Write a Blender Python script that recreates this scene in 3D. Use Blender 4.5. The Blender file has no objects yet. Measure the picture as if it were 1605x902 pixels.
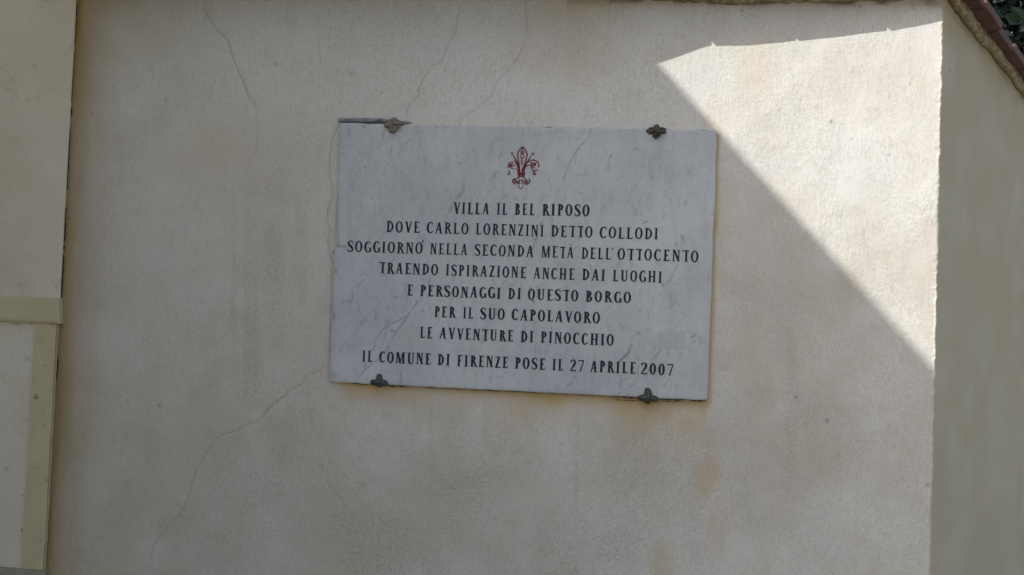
import bpy, math
import numpy as np
from mathutils import Matrix, Vector
C = bpy.context.scene.collection
S = bpy.context.scene
rng = np.random.default_rng(7)

# ------------------------------------------------------------------ camera
CX, CY, CZ = 0.1784, -2.1778, 1.75 - 0.1109        # eye height in front of the wall
YAW, PITCH, ROLL, F = -0.0894, 0.0154, 0.0388, 1300.0
cy_, sy_, cp_, sp_ = math.cos(YAW), math.sin(YAW), math.cos(PITCH), math.sin(PITCH)
fw = np.array([sy_*cp_, cy_*cp_, sp_]); ri0 = np.array([cy_, -sy_, 0.]); up0 = np.cross(ri0, fw)
c_, s_ = math.cos(ROLL), math.sin(ROLL)
ri = ri0*c_ + up0*s_; up = -ri0*s_ + up0*c_
cam = bpy.data.objects.new('camera', bpy.data.cameras.new('camera')); C.objects.link(cam)
cam.matrix_world = Matrix(((ri[0], up[0], -fw[0], CX), (ri[1], up[1], -fw[1], CY), (ri[2], up[2], -fw[2], CZ), (0, 0, 0, 1)))
cam.data.sensor_width = 36.0; cam.data.lens = 36.0*F/1605.0
cam.data.clip_start = 0.05; cam.data.clip_end = 3000
S.camera = cam
# ------------------------------------------------------------------ light
SUN = np.array([0.60, 0.45, -0.6405]); SUN = SUN/np.linalg.norm(SUN)     # direction the light travels
sl = bpy.data.lights.new('sun', 'SUN'); sl.energy = 3.8; sl.angle = math.radians(0.4); sl.color = (1.0, 0.99, 0.97)
so = bpy.data.objects.new('sun', sl); C.objects.link(so)
so.rotation_euler = Vector(SUN).to_track_quat('-Z', 'Y').to_euler(); so.location = (-6, -5, 8)
w = bpy.data.worlds.new("World"); S.world = w; w.use_nodes = True
nt = w.node_tree; bg = nt.nodes['Background']
sky = nt.nodes.new('ShaderNodeTexSky'); sky.sky_type = 'NISHITA'; sky.sun_disc = False
sky.sun_elevation = math.asin(-SUN[2])
sky.sun_rotation = math.atan2(-SUN[0], -SUN[1])
sky.air_density = 1.0; sky.dust_density = 3.2; sky.ozone_density = 1.0
nt.links.new(sky.outputs[0], bg.inputs[0]); bg.inputs[1].default_value = 0.15
S.view_settings.view_transform = 'Standard'; S.view_settings.look = 'None'
S.view_settings.gamma = 1.0; S.view_settings.exposure = 0.63
S.render.engine = 'CYCLES'

# ------------------------------------------------------------------ helpers
def at(px, py, Y=0.012):
    """photo pixel -> (x, z) on the vertical plane y = Y"""
    d = fw + ri*((px-802.5)/F) - up*((py-451.)/F)
    t = (Y-CY)/d[1]
    return CX+t*d[0], CZ+t*d[2]
def P2(pts, Y=0.012): return [at(a, b, Y) for a, b in pts]

def tag(o, label=None, cat=None, group=None, kind=None):
    if label: o['label'] = label
    if cat: o['category'] = cat
    if group: o['group'] = group
    if kind: o['kind'] = kind
    return o
def empty(name, loc, label, cat, group=None):
    o = bpy.data.objects.new(name, None); C.objects.link(o); o.location = loc
    return tag(o, label, cat, group)
def link(name, me, parent=None, m=None):
    o = bpy.data.objects.new(name, me); C.objects.link(o)
    if m and not me.materials: me.materials.append(m)
    if parent:
        o.parent = parent
        o.location = (-parent.location.x, -parent.location.y, -parent.location.z)
    return o
def mesh(name, v, f, m=None, parent=None, smooth=False):
    me = bpy.data.meshes.new(name)
    me.from_pydata([tuple(map(float, p)) for p in v], [], [tuple(int(i) for i in q) for q in f]); me.update()
    if smooth: me.polygons.foreach_set('use_smooth', [True]*len(me.polygons))
    return link(name, me, parent, m)
def grid_mesh(name, X, Y, Z, m, parent=None, attrs=None, smooth=True, flip=False):
    """X, Y, Z: arrays (rows, cols)"""
    r, c = X.shape
    co = np.stack([X, Y, Z], -1).reshape(-1, 3).astype(np.float32)
    i = np.arange(r*c).reshape(r, c)
    q = np.stack([i[:-1, :-1], i[:-1, 1:], i[1:, 1:], i[1:, :-1]], -1).reshape(-1, 4)
    if flip: q = q[:, ::-1]
    me = bpy.data.meshes.new(name); n = len(q)
    me.vertices.add(len(co)); me.vertices.foreach_set('co', co.ravel())
    me.loops.add(n*4); me.loops.foreach_set('vertex_index', q.ravel().astype(np.int32))
    me.polygons.add(n); me.polygons.foreach_set('loop_start', np.arange(0, n*4, 4, dtype=np.int32))
    me.polygons.foreach_set('loop_total', np.full(n, 4, dtype=np.int32))
    me.update(); me.validate()
    me.polygons.foreach_set('use_smooth', np.full(n, smooth))
    for k, a in (attrs or {}).items():
        at_ = me.attributes.new(k, 'FLOAT', 'POINT'); at_.data.foreach_set('value', a.ravel().astype(np.float32))
    return link(name, me, parent, m)
def box_vf(x0, x1, y0, y1, z0, z1):
    v = [(x, y, z) for z in (z0, z1) for y in (y0, y1) for x in (x0, x1)]
    f = [(0, 2, 3, 1), (4, 5, 7, 6), (0, 1, 5, 4), (2, 6, 7, 3), (0, 4, 6, 2), (1, 3, 7, 5)]
    return v, f
def bevel(o, w_=0.004, seg=2):
    b = o.modifiers.new('bevel', 'BEVEL'); b.width = w_; b.segments = seg; b.limit_method = 'ANGLE'
    return o
def vnoise(x, y, seed=0):
    xi = np.floor(x).astype(np.int64); yi = np.floor(y).astype(np.int64); xf = x-xi; yf = y-yi
    def h(a, b):
        n = (a*374761393 + b*668265263 + seed*974634777) & 0xffffffff
        n = ((n ^ (n >> 13))*1274126177) & 0xffffffff
        return ((n ^ (n >> 16)) & 0xffff)/65535.
    u = xf*xf*(3-2*xf); v = yf*yf*(3-2*yf)
    return (h(xi, yi)*(1-u)+h(xi+1, yi)*u)*(1-v)+(h(xi, yi+1)*(1-u)+h(xi+1, yi+1)*u)*v
def fbm(x, y, seed=0, oc=4):
    s = 0; a = .5; t = 0
    for k in range(oc):
        s = s+a*vnoise(x*2**k+13.1*k, y*2**k+7.7*k, seed+k); t += a; a *= .5
    return s/t
def sst(a, b, x):
    t = np.clip((x-a)/(b-a), 0, 1); return t*t*(3-2*t)
def seg_dist(X, Z, pts):
    d = np.full(X.shape, 9.)
    for (a, b), (c, e) in zip(pts[:-1], pts[1:]):
        vx, vz = c-a, e-b; L = vx*vx+vz*vz+1e-12
        t = np.clip(((X-a)*vx+(Z-b)*vz)/L, 0, 1)
        d = np.minimum(d, np.hypot(X-a-t*vx, Z-b-t*vz))
    return d

# ------------------------------------------------------------------ materials
class NT:
    def __init__(s, name):
        s.m = bpy.data.materials.new(name); s.m.use_nodes = True; s.t = s.m.node_tree; s.n = s.t.nodes
        s.b = s.n['Principled BSDF']; s.tc = s.n.new('ShaderNodeTexCoord'); s.obj = s.tc.outputs['Object']
    def L(s, a, b): s.t.links.new(a, b)
    def geo(s): return s.n.new('ShaderNodeNewGeometry').outputs['Position']
    def map(s, sc, rot=(0, 0, 0), src=None):
        m = s.n.new('ShaderNodeMapping'); m.inputs['Scale'].default_value = sc; m.inputs['Rotation'].default_value = rot
        s.L(src or s.obj, m.inputs[0]); return m.outputs[0]
    def noise(s, vec, sc, det=4, rough=.55, dist=0):
        n = s.n.new('ShaderNodeTexNoise'); n.inputs['Scale'].default_value = sc; n.inputs['Detail'].default_value = det
        n.inputs['Roughness'].default_value = rough; n.inputs['Distortion'].default_value = dist
        s.L(vec, n.inputs['Vector']); return n.outputs[0]
    def attr(s, name):
        a = s.n.new('ShaderNodeAttribute'); a.attribute_name = name; return a.outputs['Fac']
    def ramp(s, fac, *stops):
        r = s.n.new('ShaderNodeMapRange'); r.inputs[1].default_value, r.inputs[2].default_value = stops[0], stops[1]
        r.inputs[3].default_value, r.inputs[4].default_value = (stops[2], stops[3]) if len(stops) > 2 else (0, 1)
        r.interpolation_type = 'SMOOTHSTEP'; s.L(fac, r.inputs[0]); return r.outputs[0]
    def math(s, op, a, b=None):
        m = s.n.new('ShaderNodeMath'); m.operation = op
        for i, v in enumerate((a, b)):
            if v is None: continue
            if isinstance(v, (int, float)): m.inputs[i].default_value = v
            else: s.L(v, m.inputs[i])
        return m.outputs[0]
    def mix(s, fac, a, b, mode='MIX'):
        m = s.n.new('ShaderNodeMix'); m.data_type = 'RGBA'; m.blend_type = mode
        for i, v in ((0, fac), (6, a), (7, b)):
            if isinstance(v, (int, float)): m.inputs[i].default_value = v
            elif isinstance(v, tuple): m.inputs[i].default_value = (*v, 1)
            else: s.L(v, m.inputs[i])
        return m.outputs[2]
    def bump(s, h, dist, strength=1.0, prev=None):
        b = s.n.new('ShaderNodeBump'); b.inputs['Distance'].default_value = dist; b.inputs['Strength'].default_value = strength
        s.L(h, b.inputs['Height'])
        if prev: s.L(prev, b.inputs['Normal'])
        return b.outputs[0]
    def done(s, col, rough=.9, normal=None, spec=.3):
        if isinstance(col, tuple): s.b.inputs['Base Color'].default_value = (*col, 1)
        else: s.L(col, s.b.inputs['Base Color'])
        if isinstance(rough, (int, float)): s.b.inputs['Roughness'].default_value = rough
        else: s.L(rough, s.b.inputs['Roughness'])
        s.b.inputs['Specular IOR Level'].default_value = spec
        if normal: s.L(normal, s.b.inputs['Normal'])
        return s.m

def plaster_material():
    t = NT('limewashed plaster'); p = t.geo()
    cloud = t.noise(p, 2.6, 5, .6)
    col = t.mix(t.ramp(cloud, .40, .60), (.565, .525, .445), (.645, .618, .56))
    patch = t.noise(t.map((1.0, 1.0, .55), src=p), 7.0, 6, .65, .4)
    col = t.mix(t.ramp(patch, .48, .70, 0, .55), col, (.53, .475, .375))
    brush = t.noise(t.map((46., 46., 3.0), src=p), 1.0, 5, .6)
    col = t.mix(t.ramp(brush, .5, .8, 0, .22), col, (.49, .45, .39))
    hb = t.noise(t.map((10., 10., 70.), src=p), 1.0, 4, .6)
    col = t.mix(t.ramp(hb, .55, .8, 0, .16), col, (.68, .66, .61))
    # wear and painted shade masks carried by the mesh
    grime_n = t.noise(p, 170., 4, .75)
    gm = t.math('MULTIPLY', t.attr('grime_shade'), t.ramp(grime_n, .42, .68))
    col = t.mix(t.math('MULTIPLY', gm, .75), col, (.27, .24, .20))
    col = t.mix(t.math('MULTIPLY', t.attr('grime_shade'), .22), col, (.36, .32, .26))
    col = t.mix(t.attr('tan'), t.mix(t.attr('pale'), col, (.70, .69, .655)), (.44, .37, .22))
    gr = t.noise(p, 330., 3, .7); col = t.mix(t.ramp(gr, .38, .60, .40, 0), col, (.40, .37, .31))
    gr2 = t.noise(p, 95., 5, .75); gm_ = t.ramp(t.noise(p, 6.5, 4, .65), .36, .62, .25, 1.)
    col = t.mix(t.math('MULTIPLY', gm_, t.ramp(gr2, .50, .68, 0, .52)), col, (.45, .41, .335))
    hs = t.noise(t.map((60., 60., 190.), src=p), 1.0, 4, .7); vs_ = t.noise(t.map((210., 210., 55.), src=p), 1.0, 4, .7); col = t.mix(t.math('MULTIPLY', gm_, t.ramp(vs_, .50, .66, 0, .55)), col, (.43, .39, .32))
    col = t.mix(t.ramp(hs, .54, .72, 0, .36), col, (.42, .38, .31))
    col = t.mix(t.attr('ochre'), col, (.49, .345, .16))
    col = t.mix(t.attr('brown'), col, (.27, .175, .055))
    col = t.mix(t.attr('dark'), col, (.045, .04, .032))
    speck = t.noise(p, 260., 2, .5)
    col = t.mix(t.ramp(speck, .70, .78, 0, .45), col, (.22, .19, .15))
    fine = t.noise(p, 700., 3, .6); grit = t.noise(p, 120., 5, .7); trow = t.noise(t.map((60., 60., 7.), src=p), 1.0, 5, .65)
    pm = t.ramp(t.noise(p, 5., 3, .6), .38, .66)
    n = t.bump(t.math('MULTIPLY', trow, pm), .0022, .9); n = t.bump(t.math('MULTIPLY', grit, t.ramp(t.noise(p, 8.5, 3, .6), .35, .7, .3, 1)), .0022, .9, n); n = t.bump(fine, .0006, .7, n)
    return t.done(col, .93, n, .25)
M_plaster = plaster_material()

def simple(name, c1, c2, sc=20, rough=.9, bd=.001, bsc=200, spec=.3, c3=None, met=0):
    t = NT(name); p = t.geo()
    col = t.mix(t.ramp(t.noise(p, sc, 5, .65), .35, .68), c1, c2)
    if c3: col = t.mix(t.ramp(t.noise(p, sc*3.1, 4, .7), .55, .72), col, c3)
    n = t.bump(t.noise(p, bsc, 4, .65), bd, .9)
    t.b.inputs['Metallic'].default_value = met
    return t.done(col, rough, n, spec)
M_pilaster = simple('pale cream paint', (.57, .505, .37), (.62, .56, .42), 5, .9, .0016, 140, c3=(.48, .43, .31))
M_panel = simple('off white limewash', (.595, .52, .40), (.64, .575, .46), 6, .9, .0014, 120, c3=(.50, .42, .32))
M_trim = simple('yellowish trim paint', (.49, .415, .25), (.54, .46, .29), 9, .85, .0012, 160, c3=(.44, .38, .24))
M_cement = simple('grey cement fill', (.20, .21, .21), (.33, .34, .33), 60, .95, .002, 220, c3=(.10, .10, .09))
M_mortar = simple('lichen stained mortar', (.20, .16, .09), (.40, .34, .20), 48, .96, .006, 130, c3=(.09, .075, .045))
M_tile = simple('weathered terracotta', (.10, .052, .044), (.15, .080, .066), 16, .85, .0015, 120, c3=(.08, .05, .042))
M_crack = simple('crack shadow dirt', (.26, .23, .18), (.47, .42, .345), 70, 1., .0005, 200)
M_crackfaint = simple('faint hairline dirt', (.40, .36, .285), (.50, .455, .38), 40, 1., .0005, 200)
M_gap = simple('open joint dirt', (.03, .025, .018), (.09, .07, .05), 60, 1., .001, 200)
M_ground = simple('pale street asphalt', (.20, .175, .14), (.26, .23, .185), 1.5, .95, .004, 60)
M_pave = simple('worn stone pavement', (.22, .20, .165), (.28, .255, .21), 3, .9, .003, 60)
M_kerb = simple('grey kerb stone', (.28, .27, .26), (.36, .35, .33), 5, .9, .003, 60)
M_house = simple('cream house render', (.74, .64, .45), (.79, .69, .50), 2, .92, .002, 90)
M_leaf = simple('dark evergreen leaf', (.006, .015, .008), (.014, .030, .015), 9, .6, .0005, 60)
M_bark = simple('rough bark', (.09, .07, .05), (.15, .12, .09), 20, .95, .006, 60)
M_ink = None
def ink(name, c1, c2, fade):
    t = NT(name); p = t.geo()
    col = t.mix(t.ramp(t.noise(p, 260., 3, .6), .45, .8, 0, fade), c1, c2)
    return t.done(col, .7, None, .2)
M_ink = ink('blue black letter paint', (.018, .020, .030), (.16, .17, .19), .4)
M_inkworn = ink('thin worn letter paint', (.014, .016, .024), (.12, .13, .14), .3)
M_red = ink('dark red engraved paint', (.13, .020, .028), (.27, .14, .155), .7)
def marble_material():
    t = NT('white veined marble'); p = t.obj
    col = t.mix(t.ramp(t.noise(p, 4.5, 5, .6), .35, .68), (.44, .45, .448), (.515, .525, .515))
    mp = t.map((3.0, 3.0, 1.15), (0, math.radians(-38), 0))
    cl = t.noise(mp, 3.2, 7, .68, .9)
    col = t.mix(t.ramp(cl, .46, .70, 0, .38), col, (.32, .335, .35))
    st = t.noise(t.map((85., 85., 20.), (0, math.radians(-38), 0)), 1.0, 5, .7, .8)
    col = t.mix(t.ramp(st, .54, .72, 0, .7), col, (.26, .27, .275))
    yl = t.noise(p, 6.5, 4, .6)
    col = t.mix(t.ramp(yl, .55, .78, 0, .35), col, (.42, .415, .36))
    ms = t.noise(p, 55., 5, .7, .8)
    col = t.mix(t.ramp(ms, .50, .70, 0, .36), col, (.30, .315, .33))
    sp = t.noise(t.map((120., 120., 70.), (0, math.radians(-60), 0)), 1.0, 3, .6, .4)
    col = t.mix(t.ramp(sp, .67, .76, 0, .30), col, (.20, .215, .235))
    col = t.mix(t.math('MULTIPLY', t.attr('vein'), 1.), col, (.15, .16, .175))
    col = t.mix(t.attr('dirt'), col, (.20, .19, .155))
    col = t.mix(t.attr('rust'), col, (.20, .10, .04))
    col = t.mix(t.attr('patch'), col, (.38, .36, .335))
    n = t.bump(t.noise(p, 90., 4, .6), .0004, .6)
    return t.done(col, .55, n, .3)
M_marble = marble_material()
def bronze(name, c1, c2, c3):
    t = NT(name); p = t.geo()
    col = t.mix(t.ramp(t.noise(p, 160., 4, .7), .35, .65), c1, c2)
    col = t.mix(t.ramp(t.noise(p, 95., 4, .7), .55, .68), col, c3)
    t.b.inputs['Metallic'].default_value = .35
    return t.done(col, .55, t.bump(t.noise(p, 380., 4, .7), .0014, .9), .4)
M_bronze = bronze('tarnished bronze', (.045, .052, .045), (.085, .095, .08), (.06, .045, .03))
M_rusty = bronze('rusted bronze with lime crust', (.16, .14, .10), (.27, .25, .20), (.10, .035, .012))
M_dirtybronze = bronze('blackened bronze', (.03, .03, .022), (.12, .11, .085), (.07, .045, .025))

# ------------------------------------------------------------------ setting
g = 60.
mesh('ground', [(-400, -400, -.12), (400, -400, -.12), (400, 400, -.12), (-400, 400, -.12)], [(0, 1, 2, 3)], M_ground)['kind'] = 'structure'
v, f = box_vf(-14, 14, -1.55, 0.4, -.119, 0.0); o = mesh('pavement', v, f, M_pave); o['kind'] = 'structure'
v, f = box_vf(-14, 14, -1.72, -1.553, -.119, 0.004); o = bevel(mesh('kerb', v, f, M_kerb), .012); o['kind'] = 'structure'

# ------------------------------------------------------------------ the plastered wall
WY = 0.012                                   # plane of the wall face
XL0, ZL0 = at(118, 0); XL1, ZL1 = at(70, 902)    # pilaster edge as the photo shows it (a little out of plumb)
PD = 0.011                                   # how far the pilaster stands proud
XLt, ZLt = at(119, 0, WY-PD); XLb, ZLb = at(70, 902, WY-PD)
def XL(z): return XLt + (XLb-XLt)*(z-ZLt)/(ZLb-ZLt)
XC, _ = at(1470, 451)
XCt, ZCt = at(1481, 20); XCb, ZCb = at(1461, 900)
def XCz(z): return XCt + (XCb-XCt)*(z-ZCt)/(ZCb-ZCt)
AR = math.radians(55)                        # the wall turns away by this angle
SL = 3.0                                     # length of the receding face
_, ZT = at(1250, 6)                          # underside of the mortar bed
ZTOP = ZT + 0.03
wall = empty('garden_wall', (0, WY, 0), 'tall cream plastered garden wall with hairline cracks, stains and a corner turning away at the right', 'wall')

zs = np.concatenate([np.linspace(0, .86, 24), np.arange(.866, ZTOP, .0042)])
# plan profile: return of the corner, cove, face, arris, receding face
R1 = .004
prof = [(0, -PD-.004+WY-.0)]                 # u offsets from XL / y
s_list = []
for y in np.linspace(WY-PD+.0058, WY-R1, 3): s_list.append(('L', 0.0, y))
for a in np.linspace(0, math.pi/2, 12)[1:]: s_list.append(('L', R1-R1*math.cos(a), WY-R1+R1*math.sin(a)))
nface = 560
face_t = np.linspace(0, 1, nface)[1:]
for t_ in face_t: s_list.append(('F', t_, WY))
RC = .007
for a in np.linspace(0, AR, 6)[1:]: s_list.append(('C', RC*math.sin(a), WY+RC*(1-math.cos(a))))
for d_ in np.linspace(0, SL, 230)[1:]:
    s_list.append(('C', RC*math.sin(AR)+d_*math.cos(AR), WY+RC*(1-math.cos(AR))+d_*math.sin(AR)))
nr, nc = len(zs), len(s_list)
Z = np.repeat(zs[:, None], nc, 1); X = np.zeros((nr, nc)); Y = np.zeros((nr, nc)); face = np.zeros(nc, int)
xl = XL(zs); xc = XCz(zs)-RC
jit = (fbm(zs*38, zs*0, 5, 4)-.5)*.0055 + (vnoise(zs*210, zs*0, 9)-.5)*.004 - .0035*sst(.72, .9, fbm(zs*45, zs*0+3, 19, 3))
for j, (k, a, y) in enumerate(s_list):
    if k == 'L': X[:, j] = xl+a-.0015; Y[:, j] = y; face[j] = 0
    elif k == 'F':
        x0 = xl+R1; X[:, j] = x0+(xc-x0)*a + jit*sst(.985, 1.0, np.float64(a)); Y[:, j] = y; face[j] = 1
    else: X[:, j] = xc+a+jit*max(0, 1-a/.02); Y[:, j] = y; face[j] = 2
# gentle unevenness of hand-laid plaster
und = (fbm(X*2.2+3, Z*2.2, 21, 3)-.5)*.010 + (fbm(X*9, Z*6, 31, 3)-.5)*.0035 + (fbm(X*55, Z*14, 41, 3)-.5)*.0005
FX = (face == 1)[None, :]*1.0
edge = sst(0, .10, X-xl[:, None])*FX
Y += und*edge
side = (face == 2)[None, :]
Y += side*(fbm(X*3, Z*3, 55, 3)-.5)*.006*sst(.0, .1, X-xc[:, None])
Y += (jit*.5)[:, None]*np.exp(-np.abs(X-xc[:, None])/.006)*(face >= 1)[None, :]
# wear masks in wall coordinates, some also painting in light and shade
def blob(px, py, rx, ry, seed=0, soft=.5):
    x, z = at(px, py); n = fbm(X*14+seed*3.3, Z*14, 70+seed, 4)-.5
    d = np.sqrt(((X-x)/(rx/593.))**2+((Z-z)/(ry/593.))**2)+n*1.3
    return 1-sst(1-soft, 1+soft, d)
PW, PH = 1.0, 0.698; pz0, pz1 = 1.75-PH/2, 1.75+PH/2
n1 = fbm(X*10, Z*10, 81, 5); n2 = fbm(X*60, Z*16, 82, 4); n3 = fbm(X*34, Z*4, 83, 4)
front = (face <= 1)[None, :]*1.0
dR = X-.5; inz = sst(pz0-.04, pz0, Z)*(1-sst(pz1-.01, pz1+.01, Z))
ochre = (.75*(1-sst(.004, .018, np.clip(dR, 0, 9)+(n1-.5)*.022))+.22*np.exp(-np.clip(dR, 0, 9)/.02))*(dR > -.004)*inz*(.5+.8*n1)
dB = pz0-Z; inx = sst(-.50, -.44, X)*(1-sst(.49, .515, X))
ochre = np.maximum(ochre, .72*(1-sst(.004, .032, np.clip(dB, 0, 9)+(n1-.5)*.05))*(dB > -.004)*inx*(.5+.7*n1))
ochre = np.maximum(ochre, np.exp(-np.clip(dB, 0, 9)/(.014+.060*n1**1.3*np.clip(.5+X+.5, .35, 1)))*(dB > -.004)*inx*1.3*(.55+.8*n1))
ochre = np.maximum(ochre, blob(1108, 746, 16, 28, 1, .5)*.42)
ochre = np.maximum(ochre, blob(1112, 692, 10, 18, 2, .6)*.2)
ochre = np.maximum(ochre, blob(1126, 830, 14, 44, 3, .7)*.28)
ochre = np.maximum(ochre, blob(1038, 885, 17, 38, 4, .5)*.36)
ochre = np.maximum(ochre, blob(1351, 848, 7, 8, 5)*.12)
ochre = np.maximum(ochre, blob(1120, 190, 16, 44, 6)*.16)
ochre = np.maximum(ochre, blob(915, 25, 85, 75, 7, .8)*.32)
ochre = np.maximum(ochre, blob(830, 90, 30, 40, 8, .8)*.16)
ochre = np.maximum(ochre, blob(660, 150, 12, 18, 9)*.10)
ochre = np.maximum(ochre, blob(345, 240, 140, 75, 10, .95)*.20)
ochre = np.maximum(ochre, blob(1190, 120, 28, 60, 11, .9)*.20)
ochre = np.maximum(ochre, blob(1230, 640, 60, 120, 12, .9)*.03)
arc = np.clip(X-xl[:, None], 0, 9)+np.clip(WY-Y, 0, 9)*(face == 0)[None, :]
brown = np.exp(-arc/.068)*1.0*(.62+.65*n3)*front
tanl = 1-sst(-1.25, .1, X)
ochre = np.maximum(ochre, tanl*.07*(.5+n1))
# under the coping: rain-washed dirt
brown = np.maximum(brown, np.exp(-np.clip(ZT-Z, 0, 9)/(.008+.016*n3))*.55*(X > .1))
sd = (X-xc[:, None])*side
brown = np.maximum(brown, side*np.exp(-np.clip(ZT-Z, 0, 9)/(.02+.07*n3))*.45)
grime_shade = np.zeros_like(X)
for (px, y0, y1, wd, s) in ((395, 230, 620, 15, 1.0), (365, 330, 560, 8, .8), (430, 260, 560, 22, .75), (470, 320, 470, 16, .6), (318, 30, 190, 4, .5), (334, 0, 140, 3, .4), (402, 190, 260, 4, .5), (505, 60, 220, 5, .3), (330, 330, 700, 40, .35), (240, 380, 860, 60, .28)):
    xa, za = at(px, y0); xb, zb = at(px, y1)
    xm = xa+(xb-xa)*(Z-za)/(zb-za)+(n3-.5)*.02
    grime_shade = np.maximum(grime_shade, s*np.exp(-((X-xm)/(wd/593.))**2)*sst(zb-.06, zb+.06, Z)*(1-sst(za-.06, za+.06, Z))*(.4+n2))
for px, py, rx, ry, s_ in ((560, 100, 90, 60, .30), (250, 420, 90, 130, .30), (330, 760, 90, 100, .35), (430, 90, 60, 40, .3), (700, 740, 120, 70, .40), (1000, 740, 120, 90, .32), (620, 830, 110, 60, .42), (1010, 90, 70, 60, .35), (1210, 470, 60, 60, .3), (920, 840, 80, 60, .35), (1290, 700, 60, 60, .3)):
    grime_shade = np.maximum(grime_shade, blob(px, py, rx, ry, int(px) % 37, .98)*s_*1.1)
for px, y0, y1, wd, s_ in ((590, 0, 150, 3, .3), (500, 0, 200, 4, .3), (870, 0, 130, 6, .35), (1085, 20, 90, 5, .3), (455, 0, 130, 8, .25), (675, 620, 760, 5, .25), (760, 620, 720, 6, .25), (905, 630, 800, 7, .3), (160, 100, 500, 8, .25), (1240, 520, 760, 10, .25)):
    xa, za = at(px, y0); xb, zb = at(px, y1); xm = xa+(xb-xa)*(Z-za)/(zb-za)+(n3-.5)*.01
    grime_shade = np.maximum(grime_shade, s_*2.0*np.exp(-((X-xm)/(wd/593.))**2)*sst(zb-.04, zb+.05, Z)*(1-sst(za-.04, za+.04, Z)))
grime_shade = np.maximum(grime_shade, blob(1248, 618, 14, 16, 15)*.5); grime_shade = np.maximum(grime_shade, blob(1285, 655, 30, 20, 16)*.4)
grime_shade = np.maximum(grime_shade, blob(1270, 830, 70, 40, 18, .9)*.35); grime_shade = np.maximum(grime_shade, blob(560, 620, 120, 90, 19, .9)*.28)
grime_shade = np.maximum(grime_shade, blob(450, 770, 160, 80, 20, .9)*.32); grime_shade = np.maximum(grime_shade, blob(430, 230, 60, 40, 22, .9)*.45)
grime_shade = np.maximum(grime_shade, blob(1210, 300, 50, 70, 23, .9)*.20); grime_shade = np.maximum(grime_shade, blob(1380, 290, 40, 40, 24, .9)*.15)
grime_shade = np.clip(grime_shade+.34*sst(.40, .7, n1)+.06*tanl+.30*(1-sst(1.0, 1.45, Z))*(1-sst(.35, .7, X)), 0, 1)*(1-side*.3)  # last term is no dirt: lower wall painted darker for its dimmer light
pale = blob(1150, 460, 120, 330, 30, .9)*.05
pale = np.maximum(pale, blob(1390, 700, 90, 260, 31, .9)*.12)
pale = np.maximum(pale, blob(230, 330, 170, 330, 34, .9)*.55)  # painted paler to lift what the wing's shade takes away
pale = np.maximum(pale, blob(385, 175, 46, 30, 32, .8)*.30)
pale = np.maximum(pale, blob(1300, 200, 170, 190, 33, .9)*.45)
pale = np.maximum(pale, sst(1.60, 2.25, Z)*(.30+.75*n1)*sst(-1.15, -.8, X)*(1-.5*sst(.2, .6, X)))  # upper wall painted paler, as brighter light there would show it
xs_, _ = at(526, 400)
pale = np.maximum(pale, np.exp(-((X-xs_)/.012)**2)*sst(pz0, pz0+.1, Z)*(1-sst(pz1-.02, pz1+.02, Z))*.5)
nd = fbm(X*22, Z*22, 84, 4)
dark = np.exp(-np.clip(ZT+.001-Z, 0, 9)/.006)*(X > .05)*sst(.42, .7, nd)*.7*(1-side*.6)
dark = np.maximum(dark, (np.abs(X-xl[:, None]) < .003)*(face == 0)[None, :]*0.0)
# little chips and pits
for px, py, r, s in ((523, 396, 2.0, .9), (1248, 623, 2.6, .5), (1297, 660, 2.4, .7), (1303, 190, 2.8, .45), (1301, 192, 1.6, .7), (1163, 16, 2., .8), (1348, 11, 2., .7), (598, 146, 1.6, .7), (432, 101, 3, .35), (551, 116, 3, .45), (1335, 218, 1.8, .5), (1393, 243, 2., .4), (145, 178, 2., .5), (107, 178, 3.5, .6), (259, 156, 2.5, .35), (1313, 713, 3, .25), (1426, 132, 2, .3), (250, 636, 3.2, .5), (200, 628, 2.2, .4), (505, 730, 1.6, .5), (540, 745, 1.6, .4), (1454, 760, 3, .4), (1508, 98, 2.5, .6)):
    x, z = at(px, py); dark = np.maximum(dark, s*np.exp(-((X-x)**2+(Z-z)**2)/(r/593.)**2)*(1-side*.0))
for px in np.linspace(1265, 1281, 5):
    x, z = at(px, 799-(px-1265)*.25); grime_shade = np.maximum(grime_shade, np.exp(-((X-x)/.005)**2-((Z-z)/.002)**2)*.8)
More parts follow.
